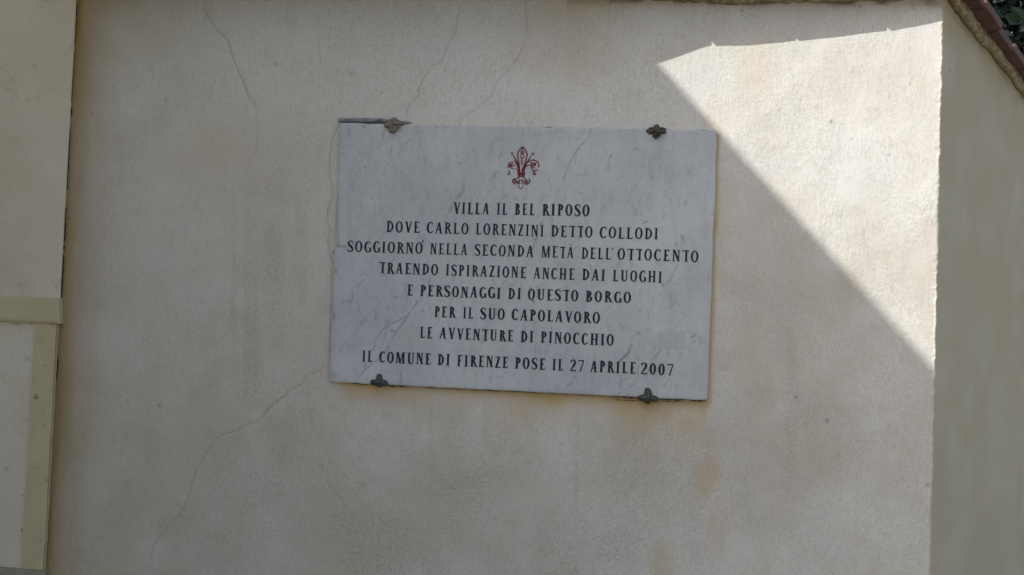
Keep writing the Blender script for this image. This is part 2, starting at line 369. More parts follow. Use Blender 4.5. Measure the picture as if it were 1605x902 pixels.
# shallow furrows in the plaster where the cracks run
CR = {
 'a': ([(320, 0), (321, 12), (324, 24), (334, 37), (341, 48), (353, 58), (359, 66), (362, 80), (369, 100), (376, 117), (384, 134), (387, 146), (396, 163)], 1.25, 0),
 'b': ([(396, 163), (403, 176), (402, 190), (405, 200), (400, 240)], .9, 1),
 'c': ([(720, 12), (717, 30), (715, 48), (703, 66), (696, 80), (692, 94), (675, 105), (663, 124), (656, 142), (657, 152), (644, 158), (639, 172), (636, 186)], 1.05, 0),
 'd': ([(823, 0), (824, 20), (827, 44), (823, 66), (814, 86), (802, 104), (778, 128), (770, 150), (756, 164), (736, 178), (722, 188), (716, 194)], 1.0, 1),
 'e': ([(533, 193), (524, 207), (522, 218), (518, 232), (516, 256), (517, 280), (521, 300), (521, 310), (514, 328), (512, 345), (518, 362), (514, 376), (516, 392), (521, 408), (520, 430), (519, 470), (518, 500), (516, 560), (515, 572)], 1.15, 0),
 'f': ([(515, 572), (504, 579), (490, 586), (480, 589), (478, 597), (468, 606), (450, 613), (445, 623), (430, 631), (420, 641), (412, 653), (400, 661), (384, 668), (372, 675), (356, 680), (342, 685), (335, 692), (326, 708)], 1.2, 0),
 'i': ([(326, 708), (314, 724), (308, 736), (302, 752), (297, 776), (288, 796), (277, 811), (268, 822), (255, 833), (242, 850), (238, 870), (232, 880)], 1.1, 1),
 'g': ([(482, 604), (482, 630), (484, 652), (487, 667), (497, 680), (507, 697), (513, 713), (516, 725), (512, 741), (513, 755), (523, 768), (537, 786), (549, 806), (558, 812)], .95, 1),
 'h': ([(100, 330), (98, 370), (95, 420), (92, 462)], 1.0, 0),
}
for k, (pts, wd, _) in CR.items():
    if k == 'h': continue
    d = seg_dist(X, Z, P2(pts)); Y += .0012*np.exp(-(d/.0045)**2)*FX
    grime_shade = np.maximum(grime_shade, np.exp(-(d/.010)**2)*.35*FX)
grid_mesh('plaster_face', X, Y, Z, M_plaster, wall, dict(ochre=np.clip(ochre*(1-side*.75), 0, 1), brown=np.clip(brown, 0, 1), grime_shade=np.clip(grime_shade, 0, 1), pale=np.clip(pale*(1-side), 0, 1), tan=np.clip(side*.85*(.7+.6*n1)+tanl*.20*(.3+1.1*n1)*front, 0, 1), dark=np.clip(dark, 0, 1)))  # tan tints the receding face and paints in its deeper shade

def ywall(x, z):
    return WY + float((fbm(np.array([x*2.2+3]), np.array([z*2.2]), 21, 3)[0]-.5)*.010 + (fbm(np.array([x*9.]), np.array([z*6.]), 31, 3)[0]-.5)*.0035)
def ribbon(name, pts, width, m, parent, lift=.0006, step=.004, jitter=.0012, wj=.6, seed=1, taper=True):
    r = np.random.default_rng(seed); pts = np.array(pts); out = []
    for a, b in zip(pts[:-1], pts[1:]):
        n = max(1, int(np.hypot(*(b-a))/step))
        for i in range(n): out.append(a+(b-a)*i/n)
    out.append(pts[-1]); out = np.array(out); n = len(out)
    out[1:-1] += r.normal(0, jitter, (n-2, 2)) if n > 2 else 0
    t = np.gradient(out, axis=0); t /= np.linalg.norm(t, axis=1)[:, None]+1e-9
    nn = np.stack([-t[:, 1], t[:, 0]], 1)
    wd = width*(1-wj/2+wj*r.random(n))*np.clip(.6+1.3*fbm(np.arange(n)*.09+seed*5., np.zeros(n), seed, 3)**1.2, .5, 1.25)
    wd *= np.where(fbm(np.arange(n)*.16+seed*9., np.ones(n), seed+3, 2) < .30, .35, 1.)
    if taper: wd *= np.clip(np.minimum(np.arange(n)+.5, n-.5-np.arange(n))/5, .2, 1)
    V, Fc = [], []
    for i in range(n):
        for s in (-1, 1):
            q = out[i]+nn[i]*wd[i]*.5*s; V.append((q[0], ywall(*q)-lift, q[1]))
        if i: Fc.append((2*i-2, 2*i-1, 2*i+1, 2*i))
    return mesh(name, V, Fc, m, parent)
for i, (k, (pts, wd, faint)) in enumerate(CR.items()):
    if k == 'h': continue
    ribbon('crack', P2(pts), wd*.00085, M_crackfaint if faint else M_crack, wall, seed=i+3)

# mortar bed under the coping tiles, lumpy, follows both faces
def bed(name, path, z0f, z1, out, inn, seed, m, parent):
    """path: list of plan points; a lumpy strip standing 'out' in front of the wall"""
    P = np.array(path); L = np.r_[0, np.cumsum(np.hypot(*np.diff(P, axis=0).T))]
    n = int(L[-1]/.006); s = np.linspace(0, L[-1], n)
    px = np.interp(s, L, P[:, 0]); py = np.interp(s, L, P[:, 1])
    tx, ty = np.gradient(px), np.gradient(py)
    k = np.ones(7)/7; tx = np.convolve(np.pad(tx, 3, 'edge'), k, 'valid'); ty = np.convolve(np.pad(ty, 3, 'edge'), k, 'valid')
    l = np.hypot(tx, ty); nx, ny = ty/l, -tx/l
    rows = [(-.004, 0), (.25, .0), (.75, .06), (1., .22), (1.02, .45), (.9, .75), (.8, 1.0), (-1, 1.0)]
    Xs, Ys, Zs = [], [], []
    for ro, rz in rows:
        nzv = (fbm(s*8+ro*1.5, s*0+rz*3, seed, 3)-.5)*1.1+(fbm(s*70, s*0+rz*9, seed+2, 4)-.5)*.8+(vnoise(s*240, s*0+rz*40, seed)-.5)*.25
        o_ = out*(ro+nzv*.9*(ro > .1)) if ro > -.5 else -inn
        zz = z0f(px)+(z1-z0f(px))*rz + ((fbm(s*9, s*0+rz*.3, seed+9, 3)-.5)*.018+(fbm(s*60, s*0+rz*5, seed+11, 3)-.5)*.009)*(rz < .9)
        Xs.append(px+nx*o_); Ys.append(py+ny*o_); Zs.append(zz+0*px)
    return grid_mesh(name, np.array(Xs), np.array(Ys), np.array(Zs), m, parent)
zt_pts = P2([(500, -26), (700, -22), (850, -14), (950, -5), (1050, 2), (1150, 8), (1250, 7), (1320, 5), (1400, 3), (1481, -3)])
zx = np.array([p[0] for p in zt_pts]); zz = np.array([p[1] for p in zt_pts])
z0f = lambda x: np.interp(x, zx, zz, right=zz[-1])
ZTILE = ZT + .050
cornx = XCz(ZTILE)
far = (cornx+SL*math.cos(AR), WY+SL*math.sin(AR))
bed('mortar_bed', [(XL(ZTILE), WY), (cornx, WY), far], z0f, ZTILE-.001, .014, .16, 3, M_mortar, wall)
# body of the wall behind the plaster (so that it is solid from any side)
th = .30
bx = [(XL(1.)-1.6, WY+.02), (cornx-.01, WY+.02), (far[0]-.012, far[1]+.012), (far[0]-th*math.sin(AR), far[1]+th*math.cos(AR)), (cornx-th*math.tan(AR/2), WY+th), (XL(1.)-1.6, WY+th)]
V = [(a, b, 0) for a, b in bx]+[(a, b, ZTILE-.002) for a, b in bx]
mesh('masonry_core', V, [(5, 4, 3, 2, 1, 0), (6, 7, 8, 9, 10, 11)]+[(i, (i+1) % 6, 6+(i+1) % 6, 6+i) for i in range(6)], M_mortar, wall)

# coping tiles; outer edge of the front row found from the shadow the sun throws with it
dx_, dy_, dz_ = SUN[0], SUN[1], -SUN[2]
def outer(px, py):
    xs, zsn = at(px, py); o_ = (ZTILE-zsn)*dy_/dz_
    return xs-o_*dx_/dy_, WY-o_
sh = [[(1000, 108), (1030, 100), (1070, 88), (1116, 72)], [(1122, 73), (1180, 71), (1248, 64)], [(1252, 65), (1310, 61), (1391, 50)], [(1396, 51), (1440, 43), (1482, 34)]]
edges = [[outer(*p) for p in s_] for s_ in sh]
TT = .026
def tile(poly_front, back, seed):
    """poly_front: outer edge points left->right; back: inner edge points right->left"""
    r = np.random.default_rng(seed); pl = poly_front+back; n = len(pl); dz = r.normal(0, .0008)
    V = [(a, b, ZTILE+dz) for a, b in pl]+[(a, b, ZTILE+TT+dz) for a, b in pl]
    o_ = mesh('coping_tile', V, [tuple(range(n-1, -1, -1)), tuple(range(n, 2*n))]+[(i, (i+1) % n, n+(i+1) % n, n+i) for i in range(n)], M_tile, wall)
    bevel(o_, .003, 2)
for i, e in enumerate(edges):
    tile(e, [(e[-1][0], WY+.20), (e[0][0], WY+.20)], i)
# the row goes on to the left out of the picture
xr = edges[0][0][0]-.004; k = 0
while xr > XL(2.)+.1:
    xa = max(XL(2.)+.02, xr-.225); oo = edges[0][0][1]
    tile([(xa, oo-.004+.004*math.sin(k)), (xr, oo)], [(xr, WY+.20), (xa, WY+.20)], 40+k); xr = xa-.004; k += 1
# corner piece and the receding row
ce = edges[-1][-1]; sx, sy = math.cos(AR), math.sin(AR); nx, ny = math.sin(AR), -math.cos(AR)
OH = .046
c0 = (cornx+nx*OH+.0*sx, WY+ny*OH)
tile([(ce[0]+.004, ce[1]), (cornx+.02, WY-OH-.012), (c0[0], c0[1])], [(cornx-nx*.2, WY-ny*.2+.0), (ce[0]+.004, WY+.20)], 60)
d0 = .003
k = 0
while d0 < SL-.05:
    d1 = d0+.22; oh = OH+.006*math.sin(k*2.1)
    A = (cornx+sx*d0+nx*oh, WY+sy*d0+ny*oh); B = (cornx+sx*d1+nx*oh, WY+sy*d1+ny*oh)
    tile([A, B], [(cornx+sx*d1-nx*.22, WY+sy*d1-ny*.22), (cornx+sx*d0-nx*.22, WY+sy*d0-ny*.22)], 70+k); d0 = d1+.009; k += 1

# ------------------------------------------------------------------ pilaster with framed panel at the left
pil = empty('pilaster', (XL(1.75)-.3, WY-PD, 0), 'pale cream pilaster with a yellowish band and framed panel, left of the wall', 'pilaster')
PY = WY-PD
def slab(name, quad, y0, y1, m, parent, bev=.0025, sub=0):
    """quad: (x,z) corners tl, tr, br, bl"""
    V = [(x, y0, z) for x, z in quad]+[(x, y1, z) for x, z in quad]
    return bevel(mesh(name, V, [(3, 2, 1, 0), (4, 5, 6, 7)]+[(i, (i+1) % 4, 4+(i+1) % 4, 4+i) for i in range(4)], m, parent), bev, 2)
xw = -2.2
_, zb1 = at(60, 469, PY); _, zb2 = at(60, 507, PY)
zb1 = at(92, 468, PY)[1]; zb2 = at(92, 508, PY)[1]
def rough_front(name, x0f, x1f, z0, z1, y, m, parent, nx_=60, nz_=90, amp=.003, seed=0, depth=.05):
    zs_ = np.linspace(z0, z1, nz_); t = np.linspace(0, 1, nx_)
    Zg = np.repeat(zs_[:, None], nx_+2, 1); a = np.array([x0f(z) for z in zs_]); b = np.array([x1f(z) for z in zs_])
    b = b+(fbm(zs_*30, zs_*0, seed+5, 4)-.5)*.002
    Xg = a[:, None]+(b-a)[:, None]*t[None, :]; Xg = np.concatenate([Xg[:, :-1], (b-.003)[:, None], b[:, None], b[:, None]], 1)
    Yg = y+(fbm(Xg*4, Zg*4, seed, 3)-.5)*amp*2; Yg[:, -2] = y+.003; Yg[:, -1] = y+.0052
    return grid_mesh(name, Xg, Yg, Zg, m, parent)
rough_front('shaft', lambda z: xw, lambda z: XL(z), zb1-.004, 3.6, PY, M_pilaster, pil, 160, 240, .0022, 3, PD)
# band, with the blob of paint at its lower right corner
zs_b = at(0, 469, PY)[1]
band_q = [(xw, zb1+.004), (XL(zb1)+.009, zb1), (XL(zb2)+.014, zb2), (XL(zb2)+.014, zb2), (xw, zb2+.003)]
Vb = []; nb = 90
xsb = np.linspace(xw, XL(zb1)+.001, nb); rows = []
for ry, rzv in ((.008, 0), (-.007, .0), (-.0085, .08), (-.0085, .5), (-.0095, .85), (-.0085, .97), (-.005, 1.0), (.008, 1.0)):
    zr = zb1+(zb2-zb1)*rzv+(fbm(xsb*20, xsb*0+rzv, 77, 3)-.5)*.003
    rows.append((xsb+.006*rzv*(xsb-xw)/(xsb[-1]-xw), PY+ry+(fbm(xsb*12, xsb*0+rzv*2, 78, 3)-.5)*.003, zr))
Xb, Yb, Zb = [np.array([r_[i] for r_ in rows]) for i in range(3)]
# close the right end
xe = Xb[:, -1:]; Xb = np.concatenate([Xb, xe+.0012, xe+.0012], 1); Yb = np.concatenate([Yb, Yb[:, -1:]+.002, np.full_like(xe, PY+PD)], 1); Zb = np.concatenate([Zb, Zb[:, -1:], Zb[:, -1:]], 1)
grid_mesh('band', Xb, Yb, Zb, M_trim, pil, flip=True)
def xs1(z):
    a = at(56, 510, PY); b = at(33, 895, PY); return a[0]+(b[0]-a[0])*(z-a[1])/(b[1]-a[1])
zbot = at(60, 893, PY)[1]
rough_front('frame_strip', xs1, lambda z: XL(z), zbot, zb2+.003, PY-.002, M_trim, pil, 30, 160, .0016, 9, PD)
rough_front('panel', lambda z: xw, lambda z: xs1(z)+.004, zbot-.002, zb2+.002, PY+.0035, M_panel, pil, 100, 120, .0020, 12, .012)
slab('base_block', [(xw, zbot-.001), (XL(zbot)+.002, zbot-.001), (XL(.3)+.002, 0), (xw, 0)], PY-.006, WY, simple('dirty base stone', (.27, .24, .17), (.36, .33, .25), 20), pil, .004)
for px, py, s in ((57, 622, 4.), (97, 0, 0)):
    if not s: continue
    x, z = at(px, py, PY-.002); n = 14; V = [(x, PY-.0055, z)]
    for rr, yy in ((.6, -.0055), (1, -.003), (1.25, -.001)):
        V += [(x+math.cos(a)*s/593*rr, PY+yy, z+math.sin(a)*s/593*rr) for a in np.linspace(0, 2*math.pi, n, endpoint=False)]
    Fc = [(0, 1+(i+1) % n, 1+i) for i in range(n)]
    for k in (0, 1): Fc += [(1+k*n+i, 1+k*n+(i+1) % n, 1+(k+1)*n+(i+1) % n, 1+(k+1)*n+i) for i in range(n)]
    mesh('screw_head', V, Fc, simple('dull painted screw', (.26, .23, .14), (.34, .30, .19), 80), pil, True)
M_chip = simple('paint chip dirt', (.20, .165, .10), (.32, .27, .18), 90, 1.)
chips = [(69, 573, 2.5, 1), (68, 667, 4, .7), (73, 753, 3.5, 1.2), (63, 848, 2.4, 1.2), (28, 508, 6, 1.), (52, 508, 3, 1.4), (85, 508, 8, 1.2), (33, 832, 1., 4), (34, 777, 2.5, 1.4)]
for i, (px, py, rx, ry) in enumerate(chips):
    x, z = at(px, py, PY-.006); n = 9; r = np.random.default_rng(i)
    V = [(x+math.cos(a)*rx/600*r.uniform(.6, 1.2), PY-.0042-(.0085 if 505 < py < 510 else 0), z+math.sin(a)*ry/600*r.uniform(.6, 1.2)) for a in np.linspace(0, 2*math.pi, n, endpoint=False)]
    mesh('paint_chip', V, [tuple(range(n-1, -1, -1))], M_chip, pil)
# broken dark line where pilaster and wall meet
def edge_line(py0, py1, wpx, seed):
    r = np.random.default_rng(seed); V, Fc = [], []; n = int(abs(py1-py0)/3)+2
    for i, py in enumerate(np.linspace(py0, py1, n)):
        z = at(100, py, PY)[1]; x = XL(z); w_ = wpx/593*r.uniform(.3, 1.2)*min(1, (i+.3)/2, (n-i-.7)/2)
        V += [(x+.0006, PY+.003, z), (x+.0006, PY+.003+w_*4, z)]
        if i: Fc.append((2*i-2, 2*i-1, 2*i+1, 2*i))
    mesh('joint_grime', V, Fc, M_gap, pil)
for a, b, wd, sd_ in ((2, 70, .7, 1), (80, 160, .5, 2), (168, 182, 3.4, 3), (200, 300, .8, 4), (325, 380, 1.5, 5), (384, 392, 3.2, 6), (400, 468, 1.4, 7), (560, 600, 1.2, 8)): edge_line(a, b, wd, sd_)

# ------------------------------------------------------------------ marble plaque
plq = empty('marble_plaque', (0, WY, pz0), 'grey veined white marble plaque with black lettering and a red lily on the wall', 'plaque')
nx_, nz_ = 420, 294
tx = np.linspace(-PW/2, PW/2, nx_); tz = np.linspace(-PH/2, PH/2, nz_)
Xp, Zp = np.meshgrid(tx, tz); Yp = np.zeros_like(Xp)
Yp += .0012*(np.exp(-np.abs(np.abs(Xp)-PW/2)/.0015)+np.exp(-np.abs(np.abs(Zp)-PH/2)/.0015))
ex = (fbm(Zp*30, Zp*0, 91, 4)-.5)*.003*(np.abs(Xp) > .49); Xp += ex
Zp += (fbm(Xp*30, Xp*0, 92, 4)-.5)*.003*(np.abs(Zp) > PH/2-.01)
def ap(px, py): x, z = at(px, py, 0.); return x, z-1.75
vein = np.zeros_like(Xp)
wob = (fbm(Xp*40, Zp*40, 95, 3)-.5)
def vn(pts, wd, s, brk=.45):
    global vein
    wd *= .68
    d = seg_dist(Xp+wob*.008, Zp+wob*.006, [ap(*p) for p in pts])
    m_ = fbm(Xp*55+len(pts), Zp*55, int(pts[0][0]), 3)
    vein = np.maximum(vein, s*np.exp(-(d/(wd/593.))**2)*np.clip((m_-.5*brk)*2.2, .12, 1))
vn([(926, 204), (921, 216), (903, 238), (892, 258), (885, 278), (877, 296), (873, 312), (861, 330), (848, 352), (838, 380), (826, 412), (815, 428)], 1.9, .65)
vn([(874, 204), (862, 225), (842, 242), (826, 268), (812, 290), (790, 310), (775, 330)], 1.6, .42, .6)
vn([(730, 278), (726, 300), (716, 312), (705, 330), (700, 345)], 3.2, .5)
vn([(716, 306), (704, 330)], 4.5, .45)
vn([(655, 195), (640, 222), (620, 240), (605, 262), (590, 290)], 2.2, .33, .7)
vn([(658, 205), (637, 226)], 2.0, .5, .6)
vn([(780, 296), (766, 300), (752, 316), (745, 335), (730, 350)], 2.0, .35, .6)
vn([(780, 270), (770, 282)], 4.5, .55)
vn([(655, 472), (640, 494), (625, 516), (612, 534), (605, 550), (590, 566), (572, 580), (564, 590)], 1.5, .65, .2)
vn([(636, 497), (612, 508), (597, 520), (588, 537), (585, 548), (580, 550)], 1.4, .65, .2)
vn([(600, 470), (582, 490), (560, 512), (546, 530), (532, 552)], 2.0, .38, .5)
vn([(618, 392), (622, 402), (612, 412)], 1.8, .7)
vn([(676, 420), (675, 436), (672, 446)], 1.4, .8)
vn([(671, 410), (674, 420)], 3, .5)
vn([(1063, 415), (1056, 428), (1048, 442), (1038, 448)], 1.7, .5, .3)
vn([(990, 540), (984, 555), (972, 566)], 2.6, .85, .5)
vn([(1004, 520), (990, 532)], 2.0, .75, .5)
vn([(971, 508), (978, 514)], 2.8, .75)
vn([(1036, 548), (1022, 565)], 2.2, .55, .3)
vn([(1030, 560), (1015, 585), (990, 606), (968, 618), (960, 618)], 1.6, .45, .5)
vn([(1000, 575), (1000, 592), (985, 608)], 1.8, .5, .4)
vn([(904, 585), (896, 600), (884, 610)], 1.7, .5, .5)
vn([(960, 604), (968, 600), (985, 592)], 1.5, .4, .5)
vn([(1050, 592), (1040, 606)], 1.6, .4, .3)
vn([(1085, 529), (1090, 524)], 2.6, .8)
vn([(1088, 536), (1090, 533)], 3, .5)
vn([(610, 502), (607, 507)], 2.4, .8)
vn([(612, 517), (619, 519)], 2.4, .85)
vn([(705, 539), (709, 540.5), (711, 538.5)], 1.3, 1.3)
vn([(661, 487), (661, 490)], 1.6, .8)
vn([(1009, 350), (1015, 347)], 1.8, .8)
vn([(995, 232), (1001, 234)], 1.8, .7)
vn([(956, 247), (959, 243)], 1.6, .7); vn([(903, 217), (907, 217)], 1.7, .6); vn([(950, 265), (955, 260)], 1.8, .5)
vn([(1043, 265), (1044, 272)], 2.6, .5); vn([(1043, 299), (1044, 300)], 2.6, .75); vn([(1061, 340), (1063, 338)], 1.8, .7)
vn([(1079, 272), (1082, 270)], 2., .55); vn([(1041, 240), (1047, 238)], 3.4, .3); vn([(908, 303), (912, 304)], 1.8, .6)
vn([(568, 198), (572, 200)], 2.4, .75); vn([(544, 210), (548, 215)], 1.9, .85); vn([(556, 250), (558, 251)], 2.0, .45)
vn([(571, 263), (571.5, 264)], 2.3, .9); vn([(699, 267), (703, 267)], 1.6, .8); vn([(720, 256), (722, 256)], 1.8, .7); vn([(684, 199), (687, 199)], 2.2, .75)
vn([(580, 312), (582, 312)], 1.6, .7); vn([(678, 328), (680, 327)], 2.0, .6); vn([(807, 311), (811, 313)], 3.2, .75); vn([(658, 297), (664, 298)], 1.6, .6)
vn([(699, 298), (704, 302)], 1.5, .6); vn([(536, 230), (540, 231)], 2.2, .5); vn([(535, 240), (540, 240)], 1.8, .5); vn([(529, 386), (541, 388)], 3.4, .55)
vn([(541, 413), (543, 411)], 2., .6); vn([(570, 440), (562, 447), (558, 450)], 1.7, .5); vn([(538, 473), (548, 476)], 2.6, .6); vn([(616, 468), (621, 466)], 2., .6)
vn([(789, 205), (787, 222)], 3, .18); vn([(1105, 300), (1107, 420)], 3, .12); vn([(795, 449), (806, 447)], 2, .4); vn([(780, 590), (790, 592)], 3, .3)
vn([(707, 478), (708, 468)], 1.5, .5); vn([(1002, 488), (1004, 491)], 1.8, .7); vn([(1065, 556), (1067, 555)], 2, .6); vn([(1097, 557), (1098, 557)], 1.6, .6)
r = np.random.default_rng(12)
for _ in range(280):
    x, z = r.uniform(-.5, .5), r.uniform(-.35, .35); a = r.uniform(.6, 1.2); l = r.uniform(0, .006); s = r.uniform(.10, .5)*r.random()**.6
    d = seg_dist(Xp, Zp, [(x, z), (x+l*math.cos(a), z+l*math.sin(a))]); vein = np.maximum(vein, s*np.exp(-(d/r.uniform(.0009, .0019))**2))
for _ in range(46):
    x, z = r.uniform(-.5, .5), r.uniform(-.35, .35); a = r.uniform(.85, 1.15); l = r.uniform(.02, .11); s = r.uniform(.08, .26)
    d = seg_dist(Xp+wob*.012, Zp+wob*.01, [(x, z), (x+l*math.cos(a), z+l*math.sin(a))])
    vein = np.maximum(vein, s*np.exp(-(d/r.uniform(.0015, .004))**2)*np.clip((fbm(Xp*50, Zp*50, _, 3)-.3)*2.2, 0, 1))
np1 = fbm(Xp*22, Zp*22, 97, 4)
dirt = np.exp(-np.abs(Zp+PH/2)/.006)*.5*np1+np.exp(-np.abs(Xp+PW/2)/.006)*.45*np1
x, z = ap(523, 500); dirt = np.maximum(dirt, .75*np.exp(-((Xp-x)/.006)**2-((Zp-z-.006)/.016)**2)*np1*1.5)
x, z = ap(518, 590); dirt = np.maximum(dirt, .6*np.exp(-((Xp-x)/.012)**2-((Zp-z)/.014)**2)*np1*1.6)
d = seg_dist(Xp, Zp, [ap(528, 300), ap(529, 385)]); dirt = np.maximum(dirt, .45*np.exp(-(d/.006)**2))
x, z = ap(526, 425); dirt = np.maximum(dirt, .6*np.exp(-((Xp-x)/.005)**2-((Zp-z)/.010)**2))
x, z = ap(617, 203); rust = .95*np.exp(-((Xp-x)/.020)**2-((Zp-z)/.009)**2)*np.clip(np1*1.8, 0, 1)
x, z = ap(617, 214); rust = np.maximum(rust, .16*np.exp(-((Xp-x)/.02)**2-((Zp-z)/.012)**2))
x, z = ap(1030, 217); rust = np.maximum(rust, .28*np.exp(-((Xp-x)/.016)**2-((Zp-z)/.008)**2))
# pale rectangular smear at the lower right
a0, a1 = ap(1028, 518), ap(1076, 550)
u = (Xp-a0[0])/(a1[0]-a0[0])+(np1-.5)*.12; v_ = (Zp-a0[1])/(a1[1]-a0[1])+(np1-.5)*.15
patch = sst(0, .06, u)*(1-sst(.94, 1, u))*sst(0, .06, v_)*(1-sst(.94, 1, v_))*.45
pa = dict(vein=np.clip(vein, 0, 1), dirt=np.clip(dirt, 0, 1), rust=np.clip(rust, 0, 1), patch=patch)
# wrap: front grid plus a border that runs back to the wall
def wrap(A, how):
    B = np.pad(A, 1, 'edge')
    if how == 'y': B[0, :] = B[-1, :] = .014; B[:, 0] = B[:, -1] = .014
    return B
slab_o = grid_mesh('marble_slab', wrap(Xp, ''), wrap(Yp, 'y'), wrap(Zp, ''), M_marble, plq, {k: wrap(a, '') for k, a in pa.items()})
slab_o.location = (0, -WY, 1.75-pz0)
slab_o.data.polygons.foreach_set('use_smooth', np.zeros(len(slab_o.data.polygons), bool))

# ---- lettering: condensed roman capitals drawn as polygons, cap height 1
def ell(cx, cz, rx, rz, a0, a1, n): return [(cx+rx*math.cos(a), cz+rz*math.sin(a)) for a in np.linspace(a0, a1, n)]
def band(o_, i_): return [[o_[k], o_[k+1], i_[k+1], i_[k]] for k in range(len(o_)-1)]
PI = math.pi
def glyph(ch, B):
    T = .168*B**.8; t = .092+.02*(B-1); h = .042; q = []          # thick stem, hairline, serif height
    def rect(x0, x1, z0, z1): q.append([(x0, z0), (x1, z0), (x1, z1), (x0, z1)])
    def stem(x, w=None, z0=0, z1=1, top=1, bot=1, sw=.075):
        w = w or T; rect(x, x+w, z0, z1)
        if bot: rect(x-sw, x+w+sw, z0, z0+h)
        if top: rect(x-sw, x+w+sw, z1-h, z1)
    def diag(xa, xb, w, z0=0, z1=1): q.append([(xa, z0), (xa+w, z0), (xb+w, z1), (xb, z1)])
    def bowl(x, z0, z1, rx):
        cz = (z0+z1)/2; rz = (z1-z0)/2
        q.extend(band(ell(x, cz, rx, rz, -PI/2, PI/2, 15), ell(x, cz, rx-T, rz-t, -PI/2, PI/2, 15)))
    if ch == 'I': stem(.08); W = T+.16
    elif ch == 'L': stem(.08, top=1); rect(.08, .47, 0, t); q.append([(.43, t), (.47, 0), (.49, .22), (.46, .22)]); W = .50
    elif ch in 'EF':
        stem(.08); rect(.08, .46, 1-t, 1); q.append([(.42, 1-t), (.45, .80), (.475, .80), (.465, 1)])
        rect(.08, .36, .5-t/2, .5+t/2); rect(.335, .365, .41, .59)
        if ch == 'E': rect(.08, .48, 0, t); q.append([(.44, t), (.485, 0), (.505, .22), (.475, .22)])
        W = .51 if ch == 'E' else .49
    elif ch == 'T': stem(.23, sw=.08, top=0); rect(.0, .46+T-.12, 1-t, 1); W = .46+T-.12; rect(0, .028, .80, 1); rect(W-.028, W, .80, 1)
    elif ch == 'H': stem(.08); stem(.45); rect(.08, .5, .5-t/2, .5+t/2); W = .53+T
    elif ch == 'N': stem(.07, t); stem(.46, t, bot=0); diag(.44, .07, T*1.05); W = .53+t
    elif ch == 'M': stem(.07, t); stem(.60, T); diag(.325, .08, T); diag(.345, .60, t); W = .67+T
    elif ch == 'A':
        diag(.04, .255, t); diag(.45-(T-.12), .245, T); rect(.12, .47, .32, .32+t); rect(-.02, .14, 0, h); rect(.39, .63, 0, h); W = .61
    elif ch == 'V':
        diag(.255, .05, T); diag(.265, .49, t); rect(-.01, .23, 1-h, 1); rect(.42, .60, 1-h, 1); W = .58
    elif ch in 'OQ0':
        rx = .30 if ch != '0' else .255; N = 26
        q.extend(band(ell(rx, .5, rx, .515, 0, 2*PI, N), ell(rx, .5, rx-T, .515-t, 0, 2*PI, N))); W = 2*rx
        if ch == 'Q': q.append([(.30, .02), (.42, -.02), (.60, -.20), (.50, -.20)])
    elif ch in 'CG':
        a0, a1 = .26*PI, 1.76*PI; N = 22
        q.extend(band(ell(.30, .5, .30, .515, a0, a1, N), ell(.32, .5, .30-T, .515-t, a0, a1, N)))
        rect(.485, .515, .70, .95)
        if ch == 'G': rect(.43, .43+T*.95, .06, .44); rect(.35, .60, .40, .44); W = .57
        else: W = .55; rect(.49, .52, .07, .24)
    elif ch == 'D': stem(.08); bowl(.16, 0, 1, .43); rect(.1, .17, 0, t); rect(.1, .17, 1-t, 1); W = .60
    elif ch == 'P': stem(.08); bowl(.22, .45, 1, .28); rect(.1, .23, 1-t, 1); rect(.1, .23, .45, .45+t); W = .50
    elif ch == 'R':
        stem(.08); bowl(.22, .48, 1, .27); rect(.1, .23, 1-t, 1); rect(.1, .23, .48, .48+t); diag(.46, .24, T, 0, .5); rect(.44, .46+T+.05, 0, h); W = .58
    elif ch == 'B': stem(.08); bowl(.22, .50, 1, .25); bowl(.24, 0, .54, .29); rect(.1, .25, 1-t, 1); rect(.1, .25, .49, .49+t); rect(.1, .25, 0, t); W = .53
    elif ch == 'U':
        stem(.08, bot=0, z0=.26); stem(.47, t, bot=0, z0=.26)
        q.extend(band(ell((.08+.47+t)/2, .28, (.39+t)/2, .295, PI, 2*PI, 14), ell((.08+T+.47)/2, .28, (.39-T)/2, .295-t, PI, 2*PI, 14))); W = .55+t
    elif ch == 'Z': rect(.03, .47, 1-t, 1); rect(.02, .48, 0, t); diag(.02, .47-T, T); rect(.03, .06, .82, 1); rect(.455, .485, 0, .19); W = .49
    elif ch == 'S':
        c = [(.435, .76), (.41, .90), (.33, .975), (.24, .985), (.13, .94), (.075, .84), (.075, .74), (.13, .63), (.25, .52), (.37, .40), (.425, .28), (.41, .15), (.33, .05), (.22, .015), (.12, .05), (.055, .14), (.04, .26)]
        w_ = [t*.6, t*.8, t, t, T*.65, T*.9, T*1.0, T*1.15, T*1.25, T*1.15, T, T*.9, T*.65, t, t, t*.8, t*.6]
        c = np.array(c); tt = np.gradient(c, axis=0); tt /= np.linalg.norm(tt, axis=1)[:, None]; nn = np.stack([-tt[:, 1], tt[:, 0]], 1)
        a = c+nn*np.array(w_)[:, None]/2; b = c-nn*np.array(w_)[:, None]/2
        q.extend(band([tuple(p) for p in a], [tuple(p) for p in b])); rect(.425, .455, .72, .98); rect(.02, .05, .02, .27); W = .48
    elif ch == '2':
        c = np.array([(.04, .74), (.07, .88), (.15, .965), (.26, .965), (.36, .88), (.385, .74), (.33, .55), (.22, .36), (.10, .18), (.03, .06)])
        w_ = np.array([T*.7, T*.6, t, t, T*.9, T, T*.95, T*.75, t, t]); tt = np.gradient(c, axis=0); tt /= np.linalg.norm(tt, axis=1)[:, None]; nn = np.stack([-tt[:, 1], tt[:, 0]], 1)
